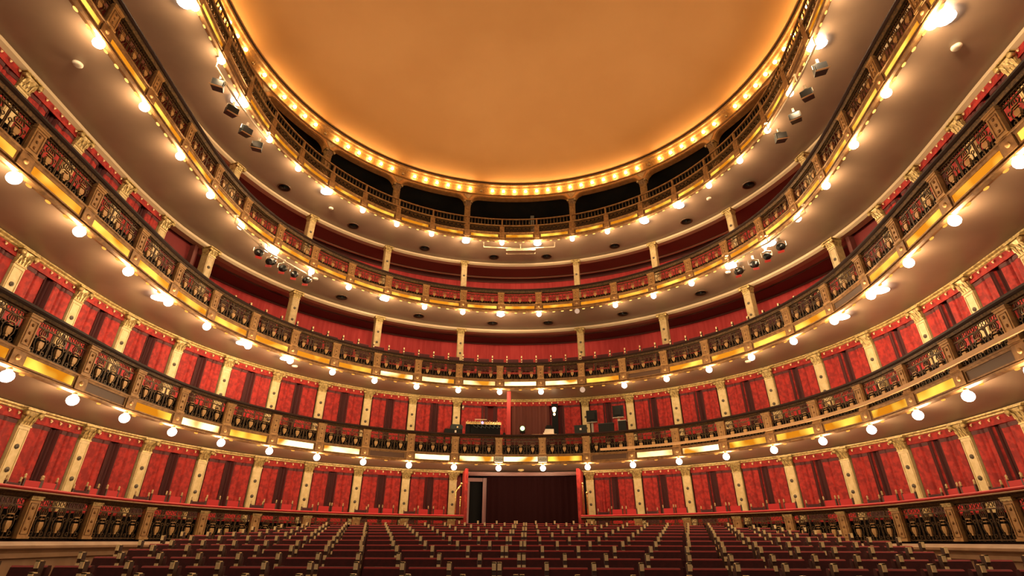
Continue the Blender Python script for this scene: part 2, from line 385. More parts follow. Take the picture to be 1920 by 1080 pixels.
def ring_pts(cx, cz, r, n=10, a0=0, a1=2 * PI, y=0, sx=1.0):
    return [(cx + sx * r * math.cos(a0 + (a1 - a0) * i / n), y, cz + r * math.sin(a0 + (a1 - a0) * i / n)) for i in range(n + (0 if abs(a1 - a0 - 2 * PI) < 1e-6 else 1))]
def ironwork(n, i):
    d = TD[n]; o = d['o']; w_ = BW * (1 - (.02 * o)) - .27; h = d['gt'] - d['gb']; zb = d['gb']; y = -o
    org = W1(i, o, zb)
    nm = 'iron_railing'
    root = empty(nm, org, 0, 'wrought iron railing panel of the %s, %s' % (TIER[n], side(i)), 'railing', 'iron railing panels of the ' + TIER[n])
    b = MB(); hw = w_ / 2
    g = []
    for zz in (zb + .02, zb + h * .80, zb + h - .012):
        b.box(-hw, hw, y - .012, y + .012, zz - .011, zz + .011, nx=4)
    if n == 4:
        for k in range(7):
            cx = -hw + (k + .5) * w_ / 7
            b.tube(ring_pts(cx, zb + h * .38, h * .27, 8, y=y), .012, 4, closed=True)
            b.tube(ring_pts(cx, zb + h * .38, h * .12, 6, y=y), .012, 4, closed=True)
            b.box(cx - .055, cx + .055, y - .01, y + .01, zb + h * .66, zb + h * .74)
        b.build('scrollwork', 'iron', root, curve=i, origin=org)
        return root
    for k in range(12):                                        # frieze of small scrolls under the rail
        cx = -hw + (k + .5) * w_ / 12
        b.tube(ring_pts(cx, zb + h * .90, h * .065, 6, y=y), .008, 4, closed=True)
    for j in (-1, 0, 1):
        cx = j * w_ / 3
        for s_ in (-1, 1):
            b.tube([(cx + s_ * w_ / 6.4, y, zb), (cx + s_ * w_ / 6.4, y, zb + h * .8)], .010, 4)
            b.tube([(cx + s_ * .085, y, zb), (cx + s_ * .085, y, zb + h * .18), (cx + s_ * .125, y, zb + h * .32), (cx + s_ * .125, y, zb + h * .45), (cx + s_ * .07, y, zb + h * .56), (cx + s_ * .10, y, zb + h * .66), (cx + s_ * .06, y, zb + h * .8)], .011, 4)
            b.tube(ring_pts(cx + s_ * .14, zb + h * .50, .03, 6, y=y), .009, 4, closed=True)
            b.tube(ring_pts(cx + s_ * .12, zb + h * .13, .03, 6, y=y), .009, 4, closed=True)
        b.tube(ring_pts(cx, zb + h * .68, h * .11, 8, y=y, sx=.8), .011, 4, closed=True)
        b.tube([(cx, y, zb), (cx, y, zb + h * .2)], .014, 4)
        b.tube([(cx, y, zb + h * .45), (cx, y, zb + h * .8)], .010, 4)
    b.build('scrollwork', 'iron', root, curve=i, origin=org)
    for j in (-1, 0, 1):
        cx = j * w_ / 3; q = MB()
        sw = .058; z0 = zb + h * .22; z1 = zb + h * .42
        q.add([(cx - sw * .7, y - .03, z0), (cx + sw * .7, y - .03, z0), (cx + sw, y - .035, z0 + (z1 - z0) * .55), (cx + sw * .85, y - .03, z1), (cx - sw * .85, y - .03, z1), (cx - sw, y - .035, z0 + (z1 - z0) * .55),
               (cx - sw * .7, y + .01, z0), (cx + sw * .7, y + .01, z0), (cx + sw, y + .01, z0 + (z1 - z0) * .55), (cx + sw * .85, y + .01, z1), (cx - sw * .85, y + .01, z1), (cx - sw, y + .01, z0 + (z1 - z0) * .55)],
              [(0, 1, 2, 3, 4, 5), (11, 10, 9, 8, 7, 6)] + [(k, 6 + k, 6 + (k + 1) % 6, (k + 1) % 6) for k in range(6)])
        q.box(cx - .025, cx + .025, y - .025, y + .01, z0 - h * .07, z0); q.box(cx - .05, cx + .05, y - .022, y + .01, z1 + h * .06, z1 + h * .085)
        q.box(cx - .065, cx + .065, y - .02, y + .008, zb + h * .565, zb + h * .59)
        q.build('shield', 'shield_gold', root, curve=i, origin=org)
    return root
for n in range(5):
    N = TD[n]['n']
    for i in range(-N + 1, N):
        if n == 0 and abs(i) < 2: continue
        ironwork(n, i)
for n, fr in ((0, .70), (1, .62), (2, .48), (3, .36)):
    d = TD[n]; h = d['gt'] - d['gb']; o = d['o']
    for a, b_ in (((-TE, -1.22), (1.3, TE)) if n == 0 else ((-TE, TE),)):
        struct(sweep('trim_30', [(o - .11, d['gb'] - .03), (o - .11, d['gb'] + h * fr), (o - .14, d['gb'] + h * fr), (o - .14, d['gb'] - .03)], a, b_, 'black'))
# balusters of the top gallery: copies of one turned baluster
def balusters():
    d = TD[4]; h = d['rail'] - .035 - (d['gt'] + .045)
    b = MB(); b.lathe([(.014, 0), (.02, .02), (.012, .05), (.026, h * .35), (.014, h * .7), (.010, h * .85), (.02, h - .02), (.014, h)], n=6)
    return b, h
_b4, _h4 = balusters()
def put_balusters():
    roots = [o for o in COL.objects if o.name.startswith('iron_railing') and 'top gallery' in o.get('label', '')]
    proto = None; d = TD[4]
    for idx, r in enumerate(roots):
        i = idx - (TD[4]['n'] - 1)
        for k in range(9):
            t = i + (-.5 + (k + .75) / 9.5) * .9
            loc = np.array(W1(t, d['o'], d['gt'] + .045)) - np.array(r.location)
            if proto is None:
                c = proto = _b4.build('baluster', 'iron', r)
            else:
                c = proto.copy(); COL.objects.link(c); c.parent = r
            c.location = loc
put_balusters()

def pedestal_proto(n):
    d = TD[n]; gb, top = d['gb'], (d['gt'] if n else .66)
    if n == 4: top = d['rail'] - .04
    h = top - gb
    root = empty('pedestal', (0, 0, 0), 0, 'pedestal', 'pedestal', 'pedestals of the ' + TIER[n])
    if n == 4:
        b = MB(); b.box(-.03, .03, -.05, .03, 0, h); b.build('shaft', 'bronze', root)
        b = MB(); b.box(-.11, .11, -.06, .04, -.32, -.02); b.build('block', 'bronze', root)
        b = MB(); b.box(-.10, .10, -.045, .04, 0, .30); b.build('foot', 'bronze', root)
        return Proto(root)
    mt = 'bronze_light'
    hw = .115
    b = MB(); b.box(-hw, hw, -.06, .04, .03, h - .06); b.build('shaft', mt, root)
    b = MB(); b.box(-hw - .015, hw + .015, -.075, .05, h - .06, h - .02); b.box(-hw - .025, hw + .025, -.085, .05, h - .02, h); b.build('capital', 'cream_gilt' if n == 0 else mt, root)
    b = MB(); b.box(-hw - .015, hw + .015, -.075, .05, 0, .035); b.build('base', mt, root)
    b = MB()
    b.box(-hw + .03, -hw + .04, -.07, -.055, .07, h - .1); b.box(hw - .04, hw - .03, -.07, -.055, .07, h - .1); b.box(-hw + .03, hw - .03, -.07, -.055, .065, .075); b.box(-hw + .03, hw - .03, -.07, -.055, h - .11, h - .1)
    for k in range(3): b.lathe([(.03, 0), (.022, -.012), (.008, -.02)], (0, -.06, .07 + (h - .17) * (k + .5) / 3), 8, axis='y')
    b.build('ornament', 'bronze', root)
    if n:
        b = MB(); zz = d['pb'] - gb; b.box(-.13, .13, -.05, .03, zz - .03, -.02); b.lathe([(.05, -.05), (.035, -.07), (.012, -.08)], (0, 0, (zz - .05) / 2), 8, axis='y', mi=1)
        b.build('block', ['bronze', 'bronze_light'], root)
    return Proto(root)
for n in range(5):
    pr = pedestal_proto(n); N = TD[n]['n']
    for k in list(range(-N, 0)) + list(range(1, N + 1)):
        if n == 0 and abs(k) < 2: continue
        t = tk(k); o = TD[n]['o']
        pr.put(W1(t, o, TD[n]['gb']), RZ(t), '%s pedestal between railing panels of the %s, %s' % ('thin bronze' if n == 4 else 'gilded', TIER[n], kside(k)))
# lit panels
OFF = {(1, -9), (1, -3), (1, 2), (1, 10), (2, 3), (2, 8), (4, 9), (4, -9)}
HOT = {(1, -7), (1, -5), (1, -2), (1, -1), (1, 0), (1, 3), (2, -1), (2, -2), (2, -3), (2, 0), (2, 1), (1, -4), (1, 4)}
HALF = {(1, 4): 1, (2, 2): 1}
for n in (1, 2, 3, 4):
    d = TD[n]; N = d['n']
    for i in range(-N + 1, N):
        o = d['o']; y = -o; hw = (BW - .36) / 2; org = W1(i, o, d['pb'])
        off = (n, i) in OFF
        kind = 'unlit dark' if off else 'glowing amber'
        root = empty('light_panel', org, 0, '%s strip light panel in the %s front, %s' % (kind, TIER[n], side(i)), 'light', 'strip light panels of the ' + TIER[n])
        b = MB(); z0, z1 = d['pb'] + .005, d['pt'] - .005
        b.box(-hw - .03, hw + .03, y - .03, y + .0, z0 - .02, z0, nx=6); b.box(-hw - .03, hw + .03, y - .03, y + .0, z1, z1 + .02, nx=6)
        b.box(-hw - .03, -hw, y - .03, y, z0, z1); b.box(hw, hw + .03, y - .03, y, z0, z1)
        b.build('frame', 'bronze', root, curve=i, origin=org)
        b = MB(); b.box(-hw, hw, y - .016, y + .0, z0, z1, nx=6)
        m = 'off_panel' if off else ('panel_hot' if (n, i) in HOT else ('panel_yellow' if n in (1, 4) else 'panel_warm'))
        b.build('diffuser', m, root, curve=i, origin=org)
# globe lamps under each front
FLOOD = {(4, -9), (4, -6), (4, -2), (4, 1), (4, 4), (4, 5), (4, 10), (3, -7), (3, -4), (3, -1), (3, 7), (3, 6), (3, 12), (2, -9), (2, -7), (2, 9), (2, 8), (4, -11), (4, 11), (2, -6)}
DIM = {(2, 2), (3, 2)}
def globe_proto(kind):
    root = empty('globe_lamp', (0, 0, 0), 0, 'lamp', 'lamp', 'globe lamps under the balcony fronts')
    r = .098
    b = MB(); b.ball((0, 0, 0), r, 14); b.build('globe', {'n': 'globe', 'dim': 'globe_dim', 'flood': 'flood'}[kind], root)
    b = MB(); b.lathe([(.035, r * .9), (.045, r + .01), (.03, r + .04), (.012, r + .055)], n=8); b.tube([(0, 0, r + .02), (0, .03, r + .05), (0, .12, r + .075)], .012, 5)
    b.build('bracket', 'socket', root)
    if kind == 'flood':
        b = MB(); b.lathe([(.10, .06), (.16, .075), (.16, .095), (.05, .10)], (0, .26, .02), 12); b.build('glow_disc', 'flood', root)  # disc with its own emission, set behind the globe
    if kind != 'dim':
        l = bpy.data.lights.new('lamp_light', 'POINT'); l.energy = GLOBE_W * (2.6 if kind == 'flood' else 1.0); l.color = LAMP_COL; l.shadow_soft_size = r + .012; l.use_soft_falloff = False
        o = bpy.data.objects.new('lamp_light', l); COL.objects.link(o); o.parent = root
    return Proto(root)
GP = {k: globe_proto(k) for k in ('n', 'dim', 'flood')}
for n in (1, 2, 3, 4):
    N = TD[n]['n']
    for k in list(range(-N, 0)) + list(range(1, N + 1)):
        kd = 'flood' if (n, k) in FLOOD else ('dim' if (n, k) in DIM else 'n')
        t = tk(k)
        GP[kd].put(W1(t, TD[n]['o'] + .01, TD[n]['gz']), RZ(t), '%s globe lamp under the %s front, %s' % ({'n': 'white lit', 'dim': 'dim unlit', 'flood': 'dazzling white'}[kd], TIER[n], kside(k)))
# small bulbs along the lips
def festoon():
    b = MB(); b.ball((0, 0, 0), .026, 8, sz=.8); b.v = [(x * 2.4, y, z) for x, y, z in b.v]; pr = {}
    for n in (1, 2, 3, 4):
        N = TD[n]['n'] - 1
        for i in range(-N, N + 1):
            for j in range(4 if n in (3, 4) else 3):
                q = 4 if n in (3, 4) else 3
                if n == 1 and (i * 3 + j) % 2: continue
                if n == 1 and abs(i) > 10: continue
                t = i - .5 + (j + .75) / (q + .5)
                m = 'festoon' if n < 3 else 'festoon_bright'
                if m not in pr:
                    o = b.build('festoon_bulb', m); pr[m] = o
                else:
                    o = pr[m].copy(); COL.objects.link(o)
                o.location = W1(t, TD[n]['o'] - .05, TD[n]['lip'] - .008); o.rotation_euler = (0, 0, RZ(t))
                tag(o, 'amber bulb under the %s lip, %s, %s in bay' % (TIER[n], side(i), ORD[j + 1]), 'light bulb', 'amber bulbs under the lip of the ' + TIER[n])
festoon()
# bulbs round the big ceiling
def ring():
    root = empty('ceiling_bulb', (0, 0, 0), 0, 'bulb', 'light bulb', 'bulbs round the big ceiling')
    b = MB(); b.ball((0, 0, 0), .066, 12); b.build('bulb', 'ring_bulb', root)
    b = MB(); b.lathe([(.035, 0), (.045, .03), (.05, .07)], (0, .04, 0), 8, axis='y'); b.build('socket', 'socket', root)
    l = bpy.data.lights.new('bulb_light', 'POINT'); l.energy = BULB_W; l.color = BULB_COL; l.shadow_soft_size = .074; l.use_soft_falloff = False
    o = bpy.data.objects.new('bulb_light', l); COL.objects.link(o); o.parent = root
    P = Proto(root)
    root2 = empty('ceiling_bulb', (0, 0, 0), 0, 'bulb', 'light bulb', 'bulbs round the big ceiling')
    b = MB(); b.lathe([(.03, 0), (.05, .03), (.055, .08)], (0, 0, 0), 8, axis='y'); b.build('socket', 'socket', root2)
    P2 = Proto(root2)
    dead = {-3, -10, -17, 12, 19, -24}
    for k in range(-38, 39):
        t = -.14 + .305 * k
        a = abs(k); wd = ('in the middle' if k == 0 else '%s %s of the middle' % (ordinal(a), 'left' if k < 0 else 'right'))
        if k in dead:
            P2.put(W1(t, -1.15, 15.2), RZ(t), 'empty bulb socket in the ceiling ring, %s' % wd)
        else:
            P.put(W1(t, -1.13, 15.2), RZ(t), 'round white bulb in the ring round the ceiling, %s' % wd)
def ordinal(a):
    if a <= 20: return ORD[a]
    tens = {2: 'twenty', 3: 'thirty', 4: 'forty', 5: 'fifty'}[a // 10]
    return {0: {2: 'twentieth', 3: 'thirtieth', 4: 'fortieth', 5: 'fiftieth'}[a // 10]}.get(a % 10) or tens + '-' + ORD[a % 10]
ring()

# ------------------------------------------------------------------ pilasters, columns, arcade
def pilaster_proto(h, w=.30, cap=.34, mt='cream', dep=.12, ros=4, capm='cream_gilt', name='pilaster'):
    root = empty(name, (0, 0, 0), 0, name, name)
    b = MB(); b.box(-w / 2, w / 2, -dep, .06, 0, h - cap)
    z0, z1 = .12, h - cap - .06; q = w / 2 - .035
    b.build('shaft', mt, root)
    b = MB()
    b.box(-q - .012, -q, -dep - .012, -dep + .002, z0, z1); b.box(q, q + .012, -dep - .012, -dep + .002, z0, z1); b.box(-q - .012, q + .012, -dep - .012, -dep + .002, z1, z1 + .012)
    b.build('moulding', mt, root)
    b = MB(); b.box(-w / 2 - .02, w / 2 + .02, -dep - .03, .06, 0, .07); b.box(-w / 2 - .01, w / 2 + .01, -dep - .015, .06, .07, .11); b.build('base', mt, root)
    # capital: bell, two rows of leaves, corner volutes, abacus
    b = MB(); zc = h - cap
    b.box(-w / 2 - .01, w / 2 + .01, -dep - .015, .06, zc, zc + .03)
    b.add([(-w / 2 + .01, -dep + .01, zc + .03), (w / 2 - .01, -dep + .01, zc + .03), (w / 2 - .01, .05, zc + .03), (-w / 2 + .01, .05, zc + .03),
           (-w / 2 - .05, -dep - .07, h - .05), (w / 2 + .05, -dep - .07, h - .05), (w / 2 + .05, .05, h - .05), (-w / 2 - .05, .05, h - .05)],
          [(3, 2, 1, 0), (4, 5, 6, 7), (0, 1, 5, 4), (1, 2, 6, 5), (2, 3, 7, 6), (3, 0, 4, 7)])
    for row, (zz, lh, nl) in enumerate(((zc + .03, cap * .36, 4), (zc + cap * .30, cap * .38, 3))):
        for k in range(nl):
            cx = (-.5 + (k + .5) / nl) * w * (1.0 + .15 * row); yy = -dep - .01 - .03 * row; lw = w / nl * .42
            b.add([(cx - lw, yy, zz), (cx + lw, yy, zz), (cx + lw * .9, yy - .025, zz + lh * .7), (cx, yy - .065, zz + lh), (cx - lw * .9, yy - .025, zz + lh * .7), (cx, yy + .03, zz + lh * .6)],
                  [(0, 1, 2, 3, 4), (1, 5, 2), (2, 5, 3), (3, 5, 4), (4, 5, 0)])
    for s_ in (-1, 1):
        b.lathe([(.05, -dep - .115), (.055, -dep - .095), (.05, -dep - .03)], (s_ * (w / 2 + .03), 0, h - .10), 8, axis='y')
    b.box(-w / 2 - .08, w / 2 + .08, -dep - .11, .06, h - .045, h - .02); b.box(-w / 2 - .06, w / 2 + .06, -dep - .09, .06, h - .02, h)
    b.build('capital', capm, root)
    rb = None
    for k in range(ros):
        zz = z0 + .08 + (z1 - z0 - .12) * (ros - .65 - k) / ros
        if rb is None:
            rb = MB(); rb.lathe([(.05, 0), (.046, -.018), (.026, -.014), (.02, -.035), (.002, -.04)], (0, -dep, 0), 8, axis='y')
            c = c0 = rb.build('rosette', 'rosette_dark', root)
        else:
            c = c0.copy(); COL.objects.link(c); c.parent = root
        c.location = (0, 0, zz)
    return Proto(root)
pr = pilaster_proto(2.34, w=.275, dep=.05, ros=4)
for k in [s_ * a for a in range(1, 11) for s_ in (-1, 1)]:
    pr.put(W1(tp(k), -1.5, 0), RZ(tp(k)), 'cream pilaster with dark rosettes behind the stalls boxes, %s' % kside(k), 'pilasters behind the stalls boxes')
pr = pilaster_proto(5.05 - FL[1], w=.275, dep=.05, ros=4)
for k in [s_ * a for a in range(1, 13) for s_ in (-1, 1)]:
    pr.put(W1(tp(k), -1.5, FL[1]), RZ(tp(k)), 'cream pilaster with dark rosettes on the lowest balcony wall, %s' % kside(k), 'pilasters of the lowest balcony')
pr = pilaster_proto(8.0 - FL[2], w=.275, dep=.05, ros=4)
for k in [s_ * a for a in range(8, 14) for s_ in (-1, 1)]:
    pr.put(W1(tp(k), -1.5, FL[2]), RZ(tp(k)), 'cream pilaster with dark rosettes between second balcony side boxes, %s' % kside(k), 'pilasters of the second balcony side boxes')
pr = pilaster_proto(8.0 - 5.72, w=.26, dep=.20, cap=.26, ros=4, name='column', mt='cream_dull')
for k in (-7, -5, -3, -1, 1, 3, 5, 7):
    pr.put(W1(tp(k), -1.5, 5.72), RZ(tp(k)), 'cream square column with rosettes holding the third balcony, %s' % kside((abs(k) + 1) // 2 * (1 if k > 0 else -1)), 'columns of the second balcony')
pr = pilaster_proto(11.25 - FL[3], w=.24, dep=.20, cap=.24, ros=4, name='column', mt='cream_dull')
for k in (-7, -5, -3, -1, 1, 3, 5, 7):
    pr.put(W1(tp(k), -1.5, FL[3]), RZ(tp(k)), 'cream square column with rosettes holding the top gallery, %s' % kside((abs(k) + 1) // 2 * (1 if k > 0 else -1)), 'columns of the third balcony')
# arcade
pr = pilaster_proto(14.50 - FL[4], w=.26, dep=.13, cap=.30, ros=0, mt='arcade_col', capm='arcade_col', name='column')
AK = [1, 3, 5, 7, 9, 11, 13]
for k in [s_ * a for a in AK for s_ in (-1, 1)]:
    pr.put(W1(tp(k), -1.30, FL[4]), RZ(tp(k)), 'ochre column between dark arches of the top gallery, %s' % kside((abs(k) + 1) // 2 * (1 if k > 0 else -1)), 'columns of the top gallery arcade')
edges = sorted([tp(s_ * a) for a in AK for s_ in (-1, 1)])
for j in range(len(edges) - 1):
    a, c = edges[j], edges[j + 1]; tm = (a + c) / 2; i = j - (len(edges) // 2 - 1)
    x0, x1 = (a - tm) * BW, (c - tm) * BW; pw = .13; r = .38; crown = 14.84; ztop = 14.97
    xs = [x0, x0 + pw] + [x0 + pw + r * (1 - math.cos(q * PI / 2 / 8)) for q in range(1, 9)]
    xs = xs + [-q + x0 + x1 for q in reversed(xs)]
    def zb(x):
        e = min(x - x0, x1 - x) - pw
        if e <= 0: return crown - r
        if e >= r: return crown
        return crown - r + math.sqrt(max(0, r * r - (r - e) ** 2))
    # subdivide the flat middle
    mid = np.linspace(xs[9], xs[10], 8)[1:-1].tolist(); xs = xs[:10] + mid + xs[10:]
    vs = []; fs = []
    for x in xs: vs += [(x, 1.22, zb(x)), (x, 1.22, ztop), (x, 1.5, ztop), (x, 1.5, zb(x))]
    for q in range(len(xs) - 1):
        A, B_ = q * 4, q * 4 + 4
        for k in range(4): fs.append((A + k, A + (k + 1) % 4, B_ + (k + 1) % 4, B_ + k))
    fs.append((0, 1, 2, 3)); m_ = (len(xs) - 1) * 4; fs.append((m_ + 3, m_ + 2, m_ + 1, m_))
    b = MB(); b.add(vs, fs); org = W1(tm, -1.3, crown - r)
    root = empty('arch', org, 0, 'ochre flat-topped arch of the top gallery arcade, %s' % side(i, 'arch'), 'arch', 'arches of the top gallery arcade')
    b.build('arch_head', 'arcade', root, curve=tm, origin=org)
    b = MB(); path = [(x, 1.205, zb(x) + .03) for x in xs[1:-1]]; b.tube(path, .016, 4); b.build('moulding', 'gilt', root, curve=tm, origin=org)
    for s_, ex in ((1, x0), (-1, x1)):
        b = MB(); b.add([(ex, 1.20, 14.62), (ex, 1.20, 14.92), (ex + s_ * .2, 1.20, 14.92), (ex, 1.23, 14.62), (ex, 1.23, 14.92), (ex + s_ * .2, 1.23, 14.92)], [(0, 1, 2), (5, 4, 3), (0, 3, 4, 1), (1, 4, 5, 2), (2, 5, 3, 0)])
        b.build('spandrel', 'arcade_col', root, curve=tm, origin=org)
b = MB(); b.box(-.09, .09, -.09, .09, 0, 3.3); b.box(-.13, .13, -.13, .13, 1.4, 1.48)
o = b.build('white_post', 'white_post'); o.location = W1(.3, -3.0, 11.7); tag(o, 'whitish square post deep inside the middle arch of the top gallery', 'post')

# ------------------------------------------------------------------ curtains, pelmets
def drape(ta, tb, z0, z1, inner, mt, label, group, folds=1.0, obase=-1.49, border=True):
    """curtain from ta to tb; inner = 'l' or 'r' or None marks the gathered, darker side"""
    tm = (ta + tb) / 2; org = W1(tm, obase, z0); Wd = (tb - ta) * BW; nx = 44; nz = 5
    root = empty('curtain', org, 0, label, 'curtain', group)
    ph = random.uniform(0, 6)
    def oo(u):                                   # u 0..1 towards the gathered side
        y = .012 * math.sin(u * 9 + ph)
        y += .035 * math.exp(-((u - .46) / .03) ** 2) + .022 * math.exp(-((u - .30) / .03) ** 2) * (1 if ph > 3 else .3)
        if u > .76: y += (u - .76) * .55 + .022 * math.sin((u - .76) * 75)
        return y
    if inner is None: oo = lambda u: .035 * math.sin(u * 6.28 * 6 * folds + ph) + .012 * math.sin(u * 31 + ph)
    xs = [(-.5 + i / nx) * Wd for i in range(nx + 1)]
    us = [(i / nx if inner == 'r' else 1 - i / nx) for i in range(nx + 1)]
    vs = []; fs = []
    for j in range(nz + 1):
        z = z0 + (z1 - z0) * j / nz; a = 1 + .25 * (1 - j / nz)
        for x, u in zip(xs, us): vs.append((x, -obase + oo(u) * a, z))
    n1 = nx + 1
    for j in range(nz):
        for i in range(nx): fs.append((j * n1 + i, j * n1 + i + 1, (j + 1) * n1 + i + 1, (j + 1) * n1 + i))
    b = MB(); b.add(vs, fs, smooth=True)
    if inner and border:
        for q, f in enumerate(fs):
            if us[f[0] % n1] > .86: b.m[q] = 1  # dark of the gathered folds painted on as a deeper red
    b.build('fabric', [mt, 'painted_fold_shade'], root, curve=tm, origin=org)
    if inner and border:
        b = MB(); bw_ = .075
        ie = int(nx * .86) if inner == 'r' else int(nx * .14)
        rng = range(0, ie) if inner == 'r' else range(ie, nx)
        zt = z1 - .04
        for i in rng:
            for za, zb_ in ((zt - bw_, zt),):
                y0_ = -obase + oo(us[i]) - .010; y1_ = -obase + oo(us[i + 1]) - .010
                b.add([(xs[i], y0_, za), (xs[i + 1], y1_, za), (xs[i + 1], y1_, zb_), (xs[i], y0_, zb_)], [(0, 1, 2, 3)])
        jj = 4
        for i in (range(ie - jj, ie) if inner == 'r' else range(ie, ie + jj)):
            for j in range(nz):
                za = z0 + (zt - z0) * j / nz; zc = z0 + (zt - z0) * (j + 1) / nz
                f = lambda u, z: -obase + oo(u) * (1 + .25 * (1 - (z - z0) / (z1 - z0))) - .012
                b.add([(xs[i], f(us[i], za), za), (xs[i + 1], f(us[i + 1], za), za), (xs[i + 1], f(us[i + 1], zc), zc), (xs[i], f(us[i], zc), zc)], [(0, 1, 2, 3)])
        b.build('border', 'red_border', root, curve=tm, origin=org)
    return root
def pelmet(ta, tb, z0, z1, label, group):
    tm = (ta + tb) / 2; hw = (tb - ta) * BW / 2; org = W1(tm, -1.46, z0)
    root = empty('pelmet', org, 0, label, 'pelmet', group)
    b = MB(); b.box(-hw, hw, 1.462, 1.485, z0, z1, nx=8); b.build('band', 'red_damask', root, curve=tm, origin=org)
    b = MB()
    nb = max(2, int(round(hw * 2 / .215)))
    for k in range(nb):
        cx = -hw + (k + .5) * 2 * hw / nb
        b.add([(cx - .018, 1.42, z1 - .05), (cx + .018, 1.42, z1 - .05), (cx + .02, 1.455, z1 - .02), (cx - .02, 1.455, z1 - .02), (cx - .012, 1.44, z1 - .085), (cx + .012, 1.44, z1 - .085)], [(0, 1, 2, 3), (4, 5, 1, 0), (3, 2, 5, 4), (0, 3, 4), (1, 5, 2)])
    b.build('studs', 'brass_plate', root, curve=tm, origin=org)
LV = {0: (0.02, 2.27, 'behind the stalls boxes', range(1, 10)), 1: (FL[1] + .02, 5.0, 'on the lowest balcony wall', range(1, 12)), 2: (FL[2] + .02, 7.97, 'in the second balcony side boxes', range(8, 13))}
for lv, (z0, z1, wd, rg) in LV.items():
    for a in rg:
        for s_ in (-1, 1):
            ta, tb = sorted((tp(s_ * a), tp(s_ * (a + 1)))); pw = .16 / BW
            tm = (ta + tb) / 2; q = s_ * (a + 1)
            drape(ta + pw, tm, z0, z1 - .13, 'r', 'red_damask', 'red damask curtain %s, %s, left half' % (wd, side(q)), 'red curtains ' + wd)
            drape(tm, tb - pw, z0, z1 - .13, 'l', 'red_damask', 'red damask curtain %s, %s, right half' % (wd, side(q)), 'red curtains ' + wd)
            pelmet(ta + pw * .9, tb - pw * .9, z1 - .16, z1, 'studded red pelmet %s, %s' % (wd, side(q)), 'pelmets ' + wd)
# centre of the lowest balcony: control booth curtains
z0, z1 = FL[1] + .02, 5.0
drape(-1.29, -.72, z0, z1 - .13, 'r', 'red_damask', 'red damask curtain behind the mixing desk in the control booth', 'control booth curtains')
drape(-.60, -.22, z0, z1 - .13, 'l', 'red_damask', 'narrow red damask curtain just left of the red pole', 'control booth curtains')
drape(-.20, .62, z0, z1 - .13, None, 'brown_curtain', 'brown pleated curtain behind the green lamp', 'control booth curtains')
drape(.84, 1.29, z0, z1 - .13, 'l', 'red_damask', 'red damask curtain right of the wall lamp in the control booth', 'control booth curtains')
pelmet(-1.29, 1.29, z1 - .16, z1, 'wide studded red pelmet above the control booth', 'control booth curtains')

# ------------------------------------------------------------------ exit doorway in the middle of the stalls
zf = FZ(20.0)
b = MB(); b.box(-1.9, 1.95, 3.2, 3.4, zf - .2, 2.5); struct(b.build('wall_back', 'black', curve=0))
for s_, t in ((-1, -1.19), (1, 1.25)):
    b = MB(); b.box(-.05, .05, .22, 1.30, zf - .1, 2.30); struct(b.build('wall_side', 'red_damask', curve=t))
    b = MB(); b.box(-.07, .07, 1.78, 3.2, zf - .1, 2.33); struct(b.build('wall_side', 'black', curve=t))
b = MB(); b.box(-1.76, 1.90, 1.38, 1.50, 2.20, 2.33, nx=8); b.box(-1.76, 1.90, 1.34, 1.50, 2.24, 2.27, nx=8); q = struct(b.build('trim_20', 'leaf_mauve', curve=0))
root = empty('door', W1(-.9, -1.75, zf), 0, 'open dark door in a mauve frame at the left of the exit curtain', 'door')
org = tuple(root.location)
b = MB(); x0, x1 = -.30, .30
b.box(x0, x0 + .07, 1.72, 1.82, zf, 2.12); b.box(x1 - .12, x1, 1.66, 1.82, zf, 2.15); b.box(x0, x1, 1.70, 1.82, 2.02, 2.15); b.build('frame', 'leaf_mauve', root, curve=-.9, origin=org)
b = MB(); b.box(x0 + .07, x1 - .12, 1.84, 1.88, zf, 2.02); b.build('dark_opening', 'black', root, curve=-.9, origin=org)  # black sheet standing in for the darkness of the open doorway
drape(-.70, 1.20, zf, 2.22, None, 'black_curtain', 'wide dark maroon curtain closing the exit doorway', None, folds=2.5, obase=-1.6)
for q, (t, h) in enumerate(((-1.40, 1.55), (-1.30, 1.30), (1.33, 1.75), (1.42, 1.45))):
    b = MB(); b.tube([(0, 0, 0), (0, 0, h), (.02 if t < 0 else -.0, 0, h + .03)] + ([(.16, -.02, h + .22)] if q == 0 else []), .028, 8, smooth=True)
    b.ball(((.18 if q == 0 else 0), (-.02 if q == 0 else 0), h + (.25 if q == 0 else .05)), .05, 10)
    o = b.build('brass_post', 'brass'); o.location = W1(t, -.30, 0.0); o.rotation_euler = (0, 0, RZ(t))
    tag(o, ['tall brass rail post with bent top left of the exit', 'shorter straight brass post left of the exit', 'tall brass post with ball top right of the exit', 'shorter brass post right of the exit'][q], 'post')

